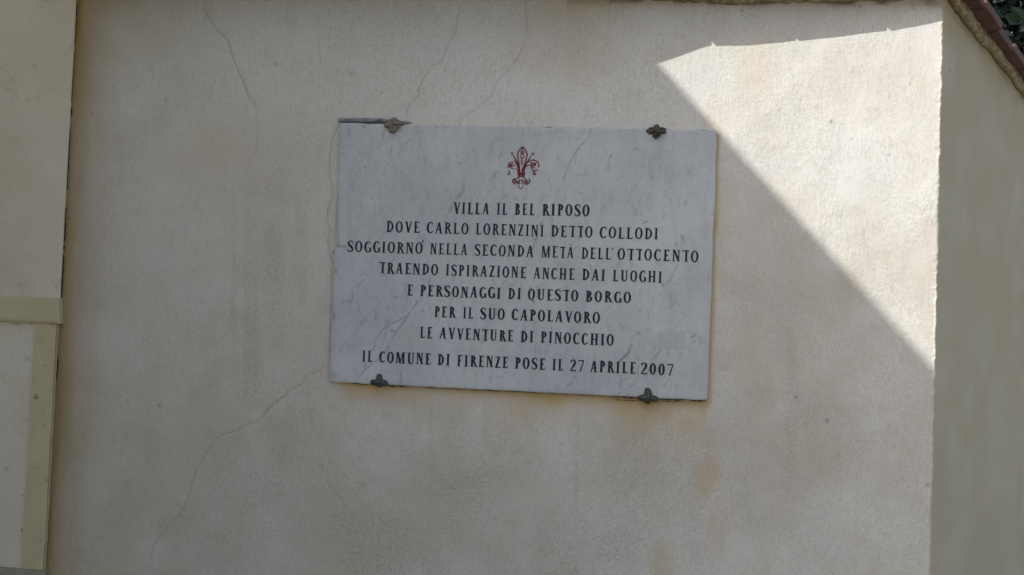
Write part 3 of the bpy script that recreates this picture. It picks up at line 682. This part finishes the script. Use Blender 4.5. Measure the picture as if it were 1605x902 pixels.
        q.extend(band([tuple(p) for p in c+nn*w_[:, None]/2], [tuple(p) for p in c-nn*w_[:, None]/2])); rect(.02, .46, 0, .10); rect(.44, .47, 0, .2); W = .48
    elif ch == '7': rect(.02, .48, .90, 1); rect(.02, .05, .76, 1); q.append([(.14, 0), (.26, 0), (.48, .92), (.40, .92)]); W = .50
    # the acute mark of the stone cutter
    elif ch == "'": q.append([(.02, .80), (.07, .78), (.22, 1.02), (.12, 1.05)]); W = .22
    elif ch == '`': q.append([(.0, 1.20), (.13, 1.13), (.21, 1.08), (.06, 1.22)]); q.append([(.0, 1.22), (.0, 1.12), (.12, 1.12)]); W = .2
    return q, W
_gm = {}
def glyph_mesh(ch, B):
    if (ch, B) in _gm: return _gm[ch, B]
    q, W = glyph(ch, B); V, Fc = [], []
    for k, pl in enumerate(q):
        a = sum(pl[i][0]*pl[(i+1) % len(pl)][1]-pl[(i+1) % len(pl)][0]*pl[i][1] for i in range(len(pl)))
        if a < 0: pl = pl[::-1]
        n0 = len(V); V += [(x, -.0008*(k % 9)-.002*(k//9 % 3), z) for x, z in pl]; Fc.append(tuple(range(n0, n0+len(pl))))
    me = bpy.data.meshes.new('letter'); me.from_pydata(V, [], Fc); me.update(); me.materials.append(M_ink if B > .95 else M_inkworn)
    _gm[ch, B] = (me, W); return me, W
# per line: ((x, y) of baseline left, baseline right, cap height left, right), weight, words with their photo extents
LINES = [
 ((710.5, 335.5), (923.7, 339.2), 18.2, 18.0, 1.15, [('VILLA', 710.5, 766.3), ('IL', 778.3, 795), ('BEL', 806.3, 838), ('RIPOSO', 849.5, 923.7)]),
 ((605.3, 364), (1031.5, 375.8), 17.4, 17.8, .9, [('DOVE', 605.3, 657.6), ('CARLO', 668.6, 734), ('LORENZINI', 745.4, 852), ('DETTO', 863.3, 928.5), ('COLLODI', 939.5, 1031.5)]),
 ((544.3, 394.8), (1095, 411), 17.4, 17.8, .9, [('SOGGIORNO', 544.3, 662.5), ('NELLA', 674, 732.4), ('SECONDA', 743.7, 836), ('META', 848.3, 898.6), ('DELL', 911, 957.3), ('OTTOCENTO', 967.5, 1095)]),
 ((594, 428.7), (1037.5, 443.6), 17.2, 17.8, 1.0, [('TRAENDO', 594, 686.5), ('ISPIRAZIONE', 698.3, 824.5), ('ANCHE', 836, 900.4), ('DAI', 912, 948), ('LUOGHI', 960, 1037.5)]),
 ((638.3, 463.6), (989, 475.6), 17.2, 17.6, 1.1, [('E', 638.3, 646.8), ('PERSONAGGI', 658, 784.7), ('DI', 796, 816.5), ('QUESTO', 827, 906), ('BORGO', 917.5, 989)]),
 ((680.5, 497.5), (940.3, 507.3), 17.2, 17.8, 1.1, [('PER', 680.5, 713.5), ('IL', 725.4, 741.5), ('SUO', 752.5, 791), ('CAPOLAVORO', 801.5, 940.3)]),
 ((658, 529.9), (962, 542.2), 17.4, 18.0, 1.1, [('LE', 658, 677.5), ('AVVENTURE', 688.5, 804.5), ('DI', 815.5, 836), ('PINOCCHIO', 847, 962)]),
 ((567.4, 567.2), (1055.4, 589), 17.2, 18.2, 1.15, [('IL', 567.4, 583.8), ('COMUNE', 594, 675), ('DI', 685.5, 705), ('FIRENZE', 716, 796), ('POSE', 806.5, 854.3), ('IL', 865.3, 883), ('27', 893.5, 915), ('APRILE', 924.7, 996), ('2007', 1004.5, 1055.4)]),
]
LY = -.0007
def put(ch, B, x, z, h, wsc=1.0, name='letter'):
    me, W = glyph_mesh(ch, B)
    o_ = bpy.data.objects.new(name, me); C.objects.link(o_); o_.parent = plq
    o_.location = (x, LY-WY, z-pz0); o_.scale = (h*wsc, .02, h)
    o_.rotation_euler = (0, math.radians(float(rng.normal(0, .35))), 0)
    return W*h*wsc
for bl, br, hl, hr, B, words in LINES:
    (x0, z0), (x1, z1) = at(*bl, 0.), at(*br, 0.)
    h = (hl+hr)/2/593*1.005
    for wd, pa_, pb_ in words:
        fr = lambda p: bl[1]+(br[1]-bl[1])*(p-bl[0])/(br[0]-bl[0])
        xa, za = at(pa_, fr(pa_), 0.); xb, zb = at(pb_, fr(pb_), 0.)
        Ws = [glyph_mesh(c, B)[1] for c in wd]; tot = (xb-xa)/h; gap = .17
        if len(wd) > 1:
            k = (tot-gap*(len(wd)-1))/sum(Ws); k = min(max(k, .80), 1.12); gap = (tot-k*sum(Ws))/(len(wd)-1)
        else: k = tot/Ws[0]
        x = xa
        for i, c in enumerate(wd):
            zz_ = z0+(z1-z0)*(x-x0)/(x1-x0)+float(rng.normal(0, .0003))
            ww = put(c, B, x, zz_, h*(1+float(rng.normal(0, .006))), k)
            x += ww+gap*h
put("'", .9, at(659.5, 394, 0)[0], at(663, 395.5, 0)[1], .0305, 1.2, 'accent_mark')
put('`', .9, at(894, 383, 0)[0], at(894, 404.5, 0)[1], .0300, 1.0, 'accent_mark')
put("'", .9, at(958, 395, 0)[0], at(958, 407, 0)[1], .0300, .9, 'apostrophe')

# ---- red lily emblem: engraved lines
def ez(u, v): return at(770+u/11.28, 220+v/11.28, 0.)
EM = [
 ([(520, 150), (490, 180), (468, 230), (466, 290), (478, 350), (490, 420), (500, 480), (510, 560)], 20),
 ([(575, 140), (610, 180), (634, 240), (630, 300), (612, 350), (596, 410), (570, 470), (548, 560)], 20),
 ([(520, 140), (550, 128), (580, 138)], 28), ([(550, 135), (530, 190), (515, 232), (590, 232), (575, 190), (555, 140)], 13),
 ([(545, 240), (520, 270), (505, 312), (590, 312), (575, 275), (550, 240)], 13), ([(550, 190), (552, 232)], 22), ([(525, 250), (570, 262)], 10),
 ([(535, 320), (528, 370), (530, 420), (545, 438), (556, 410), (552, 360), (545, 320)], 11),
 ([(345, 235), (375, 215), (388, 240), (365, 262), (348, 240)], 13), ([(388, 265), (410, 310), (440, 355), (468, 420), (485, 490), (492, 560)], 20),
 ([(408, 360), (430, 395), (455, 430), (475, 500)], 17), ([(468, 400), (496, 480), (505, 600)], 24),
 ([(712, 240), (735, 218), (757, 240), (742, 268), (715, 250)], 14), ([(705, 275), (672, 330), (640, 375), (610, 430), (580, 500), (570, 580)], 17),
 ([(620, 420), (650, 390), (690, 360), (740, 350), (790, 362), (830, 400), (845, 440), (832, 490)], 19),
 ([(655, 450), (620, 450), (590, 500), (575, 560), (580, 640)], 24), ([(560, 480), (545, 560), (560, 640)], 26),
 ([(655, 450), (700, 440), (730, 420), (720, 400), (690, 405)], 17), ([(690, 455), (730, 460), (770, 430), (770, 400), (745, 395)], 17), ([(700, 470), (740, 490), (775, 495)], 17), ([(780, 400), (790, 430), (765, 460), (730, 440)], 14), ([(700, 395), (735, 410), (750, 435)], 12),
 ([(700, 490), (718, 520), (745, 545), (790, 540), (820, 515)], 15), ([(735, 550), (775, 550)], 14), ([(760, 550), (745, 600), (765, 615), (785, 600), (770, 580)], 20),
 ([(300, 390), (318, 420), (345, 440), (385, 400)], 17), ([(290, 480), (330, 470), (360, 440), (425, 450)], 17), ([(300, 440), (340, 450), (350, 500), (405, 495)], 17), ([(335, 405), (360, 385), (390, 400)], 13), ([(365, 445), (370, 480)], 14), ([(285, 470), (300, 450), (330, 452)], 14),
 ([(322, 535), (322, 600), (300, 605), (285, 595)], 20), ([(430, 500), (455, 510), (478, 545)], 15),
 ([(478, 545), (480, 600), (490, 650), (470, 680)], 26), ([(500, 560), (520, 600), (560, 620), (580, 660)], 26), ([(500, 640), (570, 640)], 30), ([(490, 590), (585, 590)], 20), ([(510, 560), (505, 640)], 26), ([(575, 545), (588, 590), (575, 650)], 22),
 ([(470, 680), (430, 680), (390, 690), (375, 720), (385, 755), (420, 775), (430, 795)], 17), ([(430, 685), (400, 710), (410, 740), (440, 760)], 14), ([(425, 700), (440, 740), (470, 750), (500, 720), (505, 690)], 20), ([(440, 720), (480, 720)], 14), ([(455, 760), (490, 780), (505, 750)], 17), ([(480, 740), (470, 770)], 17),
 ([(575, 650), (600, 690), (635, 715), (640, 740), (610, 750), (560, 720), (540, 690)], 17), ([(650, 690), (680, 700), (685, 730), (660, 765), (630, 775), (622, 800)], 19), ([(545, 730), (550, 765), (590, 780), (620, 750)], 15), ([(560, 720), (600, 730), (630, 770)], 15), ([(600, 700), (590, 750)], 12), ([(530, 700), (545, 740)], 12),
 ([(480, 790), (490, 840), (525, 862), (555, 840), (560, 795)], 12),
]
V, Fc = [], []
for i, (pts, wd) in enumerate(EM):
    p = np.array([ez(*q_) for q_ in pts]); 
    if len(p) > 2:                                    # smooth the chain once
        q_ = [p[0]]
        for a, b in zip(p[:-1], p[1:]): q_ += [a*.75+b*.25, a*.25+b*.75]
        p = np.array(q_+[p[-1]])
    t_ = np.gradient(p, axis=0); t_ /= np.linalg.norm(t_, axis=1)[:, None]+1e-12; nn = np.stack([-t_[:, 1], t_[:, 0]], 1)
    n = len(p); wv = wd*1.12/11.28/593*.5*np.clip(.72+.5*np.sin(np.linspace(0, PI, n)), .5, 1.1)
    n0 = len(V)
    for k in range(n):
        for s in (-1, 1): V.append((p[k][0]+nn[k][0]*wv[k]*s, -.0006-.000012*(i % 12), p[k][1]+nn[k][1]*wv[k]*s))
        if k: Fc.append((n0+2*k-2, n0+2*k-1, n0+2*k+1, n0+2*k))
mesh('lily_emblem', V, Fc, M_red, plq)

# ---- bronze clips that hold the slab
def clip(px, py, lobes, m, label, seed, amp=.25, body=.010):
    """lobes: (angle deg, length px, half width px); a cast flower clip bulging off the slab"""
    cx, cz = at(px, py, -.004); n = 72; th = np.linspace(0, 2*PI, n, endpoint=False); r = np.zeros(n)
    for a, L, wd in lobes:
        a = math.radians(a); ca, sa = L*.55, 0
        for i, t_ in enumerate(th):                   # ray against an ellipse lying along the lobe
            u, v = math.cos(t_-a), math.sin(t_-a); A = L*.5; Bm = wd; c0 = L*.5
            qa = (u/A)**2+(v/Bm)**2; qb = -2*u*c0/A**2; qc = (c0/A)**2-1+1e-6
            disc = qb*qb-4*qa*qc
            if disc > 0: r[i] = max(r[i], (-qb+math.sqrt(disc))/2/qa)
    r = np.maximum(r, 5.2); rr = np.random.default_rng(seed)
    r *= 1+amp*(fbm(np.cos(th)*4+9, np.sin(th)*4+seed, seed, 3)-.5)
    rings = [(1.0, .006), (1.0, -.0015), (.86, -.0042), (.6, -.0062), (.32, -.0085), (.14, -.010)]
    V, Fc = [], []
    for k, (s, y) in enumerate(rings):
        for i in range(n):
            nz_v = (vnoise(np.array([math.cos(th[i])*s*5+30.]), np.array([math.sin(th[i])*s*5+seed]), seed)[0]-.5)*.004*amp*4*(k > 1)
            V.append((cx+math.cos(th[i])*r[i]*s/593, -.001+y+nz_v, cz+math.sin(th[i])*r[i]*s/593))
        if k:
            for i in range(n): Fc.append(((k-1)*n+i, (k-1)*n+(i+1) % n, k*n+(i+1) % n, k*n+i))
    V.append((cx, -.0115, cz)); Fc += [((len(rings)-1)*n+i, (len(rings)-1)*n+(i+1) % n, len(V)-1) for i in range(n)]
    o_ = mesh('clip', V, Fc, m, plq, True); o_['label'] = label
    return o_
clip(594, 599, [(92, 13.5, 5.0), (350, 15.5, 4.8), (190, 15.5, 4.8), (270, 8.5, 5)], M_bronze, 'dark lily-shaped bronze clip at the lower left edge', 1)
clip(1016, 624, [(93, 15, 5.8), (352, 16, 5.2), (184, 15, 5.4), (268, 9.5, 5.4)], M_bronze, 'dark lily-shaped bronze clip at the lower right edge', 2)
clip(1029, 205, [(90, 10.5, 5.5), (0, 16, 5.6), (180, 14, 5.4), (270, 12.5, 6)], M_dirtybronze, 'blackened crusted clip at the upper right edge', 3, .55)
clip(617, 195, [(100, 10, 7), (5, 16, 6), (176, 17, 6.5), (268, 13, 7.5)], M_rusty, 'rusted clip crusted with lime at the upper left edge', 4, .6)

# ---- cement and open joints round the slab (they belong to the wall)
def lump(name, top, bot, y_out, m, parent, seed, label=None):
    """strip between two px polylines, bulging to y_out"""
    n = 60; tp, bt = np.array(top), np.array(bot)
    ta = np.linspace(0, 1, n); A = np.stack([np.interp(ta, np.linspace(0, 1, len(tp)), tp[:, i]) for i in (0, 1)], 1)
    Bq = np.stack([np.interp(ta, np.linspace(0, 1, len(bt)), bt[:, i]) for i in (0, 1)], 1)
    Xs, Ys, Zs = [], [], []
    for s in np.linspace(0, 1, 7):
        q_ = A*(1-s)+Bq*s; q_ = q_+np.stack([0*ta, (fbm(ta*14, ta*0+s*2, seed, 3)-.5)*3.], 1)
        pt = np.array([at(a, b) for a, b in q_]); Xs.append(pt[:, 0]); Zs.append(pt[:, 1])
        Ys.append(WY+.003-(WY+.003-y_out)*math.sin(PI*min(1, s*1.0+.0))**.5*(.6+.8*fbm(ta*18, ta*0+s*3, seed+4, 3)))
    o_ = grid_mesh(name, np.array(Xs), np.array(Ys), np.array(Zs), m, parent)
    if label: o_['label'] = label
lump('cement_patch', [(531, 184), (560, 185), (600, 186), (642, 192)], [(533, 193), (560, 194), (600, 195), (640, 197)], .001, M_cement, wall, 5, 'grey cement fill above the upper left corner of the plaque')
def joint(pts, wpx, seed, y=-.0002, m=None): 
    r_ = np.random.default_rng(seed); pts = np.array(P2(pts, 0.)); out = []
    for a, b in zip(pts[:-1], pts[1:]):
        n = max(1, int(np.hypot(*(b-a))/.005)); out += [a+(b-a)*i/n for i in range(n)]
    out.append(pts[-1]); V, Fc = [], []
    for i, q_ in enumerate(out):
        w_ = wpx/593*r_.uniform(.25, 1.1)*min(1, (i+.4)/3, (len(out)-i-.6)/3)*.5; dz = r_.normal(0, .0005)
        V += [(q_[0], y, q_[1]-w_+dz), (q_[0], y, q_[1]+w_+dz)]
        if i: Fc.append((2*i-2, 2*i, 2*i+1, 2*i-1))
    mesh('open_joint', V, Fc, m or M_gap, wall)
joint([(563, 193), (580, 193.4), (598, 191)], 2.6, 1, -.0008); joint([(590, 189), (601, 188)], 2.2, 2, -.0008); joint([(634, 189), (648, 195)], 2.6, 3, -.0006)
joint([(846, 199.5), (868, 200)], 1.6, 4, .004); joint([(878, 200), (892, 200)], 1.2, 5, .004); joint([(935, 200), (945, 200.5)], 1.2, 6, .004); joint([(1040, 202), (1052, 203)], 1.3, 7, .004); joint([(1090, 203.5), (1112, 204)], 1.2, 11, .004)
joint([(548, 601.3), (562, 602.3), (575, 604.5)], 2.0, 8, .003); joint([(606, 605.3), (625, 606.2), (642, 606.2)], 3.0, 9, .003); joint([(660, 607), (690, 608.5), (730, 611.5)], 1.5, 10, .003)
joint([(735, 611.5), (800, 613.5), (880, 617.5), (950, 621)], 1.5, 12, .003); joint([(955, 621.5), (978, 623), (1002, 626)], 2.4, 13, .003); joint([(1032, 625.5), (1060, 627.5), (1075, 627)], 3.0, 14, .003); joint([(1080, 627.5), (1108, 629.5)], 3.2, 15, .003)
joint([(960, 627), (985, 628.5), (1004, 629)], 1.3, 16, .004); joint([(1030, 629.5), (1055, 630.5), (1070, 630)], 1.5, 17, .004)

# ------------------------------------------------------------------ unseen house wing left of the picture, shaped so its top throws the slanting shadow
WX = -1.92
pa, pb = at(1032, 99), at(1468, 581); sl_ = (pb[1]-pa[1])/(pb[0]-pa[0])
ztop = pa[1]+(WX-pa[0])*sl_
print('shadow slope', sl_, 'sun slope', -dz_/dx_, 'wing top', ztop)
wing = empty('unseen_wing', (WX-1.5, -2.2, 0), 'unseen cream rendered house wing at the left of the wall, shaped for the slanting shadow', 'house')
v, f = box_vf(WX-3.2, WX, -5.0, WY+.3, 0, ztop-.06); mesh('wall', v, f, M_house, wing)  # length and cream colour set to even out shade and bounce
v, f = box_vf(WX-3.2, WX, -5.0, WY+.3, ztop-.058, ztop); mesh('parapet_cap', v, f, M_kerb, wing)
# ------------------------------------------------------------------ evergreen tree behind the corner
def tree(name, x, y, h, rad, label, n, seed, z_lo=.8):
    t_ = empty(name, (x, y, -.12), label, 'tree'); r_ = np.random.default_rng(seed)
    V, Fc = [], []; m_ = 10
    for k, zz_ in enumerate(np.linspace(-.12, h*.8, 9)):
        ra = .13*(1-k/10); ox, oy = .06*math.sin(k*.9), .05*math.cos(k*1.3)
        V += [(x+ox+ra*math.cos(a), y+oy+ra*math.sin(a), zz_) for a in np.linspace(0, 2*PI, m_, endpoint=False)]
        if k: Fc += [((k-1)*m_+i, (k-1)*m_+(i+1) % m_, k*m_+(i+1) % m_, k*m_+i) for i in range(m_)]
    for k in range(12):
        a = r_.uniform(0, 2*PI); z0_ = r_.uniform(.3, .7)*h; L = rad*.8; e = (x+L*math.cos(a), y+L*math.sin(a), z0_+.5*L); n0 = len(V)
        for (px_, py_, pz_), ra in (((x, y, z0_), .05), (e, .012)):
            V += [(px_+ra*math.cos(b), py_+ra*math.sin(b), pz_) for b in np.linspace(0, 2*PI, 5, endpoint=False)]
        Fc += [(n0+i, n0+(i+1) % 5, n0+5+(i+1) % 5, n0+5+i) for i in range(5)]
    mesh('trunk', V, Fc, M_bark, t_, True)
    cl = 60; cc = r_.normal(0, 1, (cl, 3)); cc /= np.linalg.norm(cc, axis=1)[:, None]; cc *= r_.random((cl, 1))**.4
    cc = cc*[rad, rad, (h-z_lo)/2]*.85+[x, y, (h+z_lo)/2]
    ci = r_.integers(0, cl, n); p = cc[ci]+r_.normal(0, rad*.17, (n, 3))
    d = r_.normal(0, 1, (n, 3)); d[:, 2] -= .3; d /= np.linalg.norm(d, axis=1)[:, None]
    s = np.cross(d, r_.normal(0, 1, (n, 3))); s /= np.linalg.norm(s, axis=1)[:, None]
    L = r_.uniform(.05, .11, (n, 1)); W_ = L*.24
    nn = np.cross(d, s)
    vv = np.stack([p, p+d*L*.5+s*W_+nn*L*.06, p+d*L, p+d*L*.5-s*W_+nn*L*.06, p+d*L*.5], 1).reshape(-1, 3)
    b = np.arange(n)*5
    tri = np.stack([b, b+1, b+4, b+1, b+2, b+4, b+2, b+3, b+4, b+3, b, b+4], 1).reshape(-1, 3)
    mesh('crown', vv, tri, M_leaf, t_)
tree('evergreen_tree', 1.95, 3.05, 5.6, 1.05, 'dark evergreen tree behind the tiled coping at the upper right corner', 60000, 4)
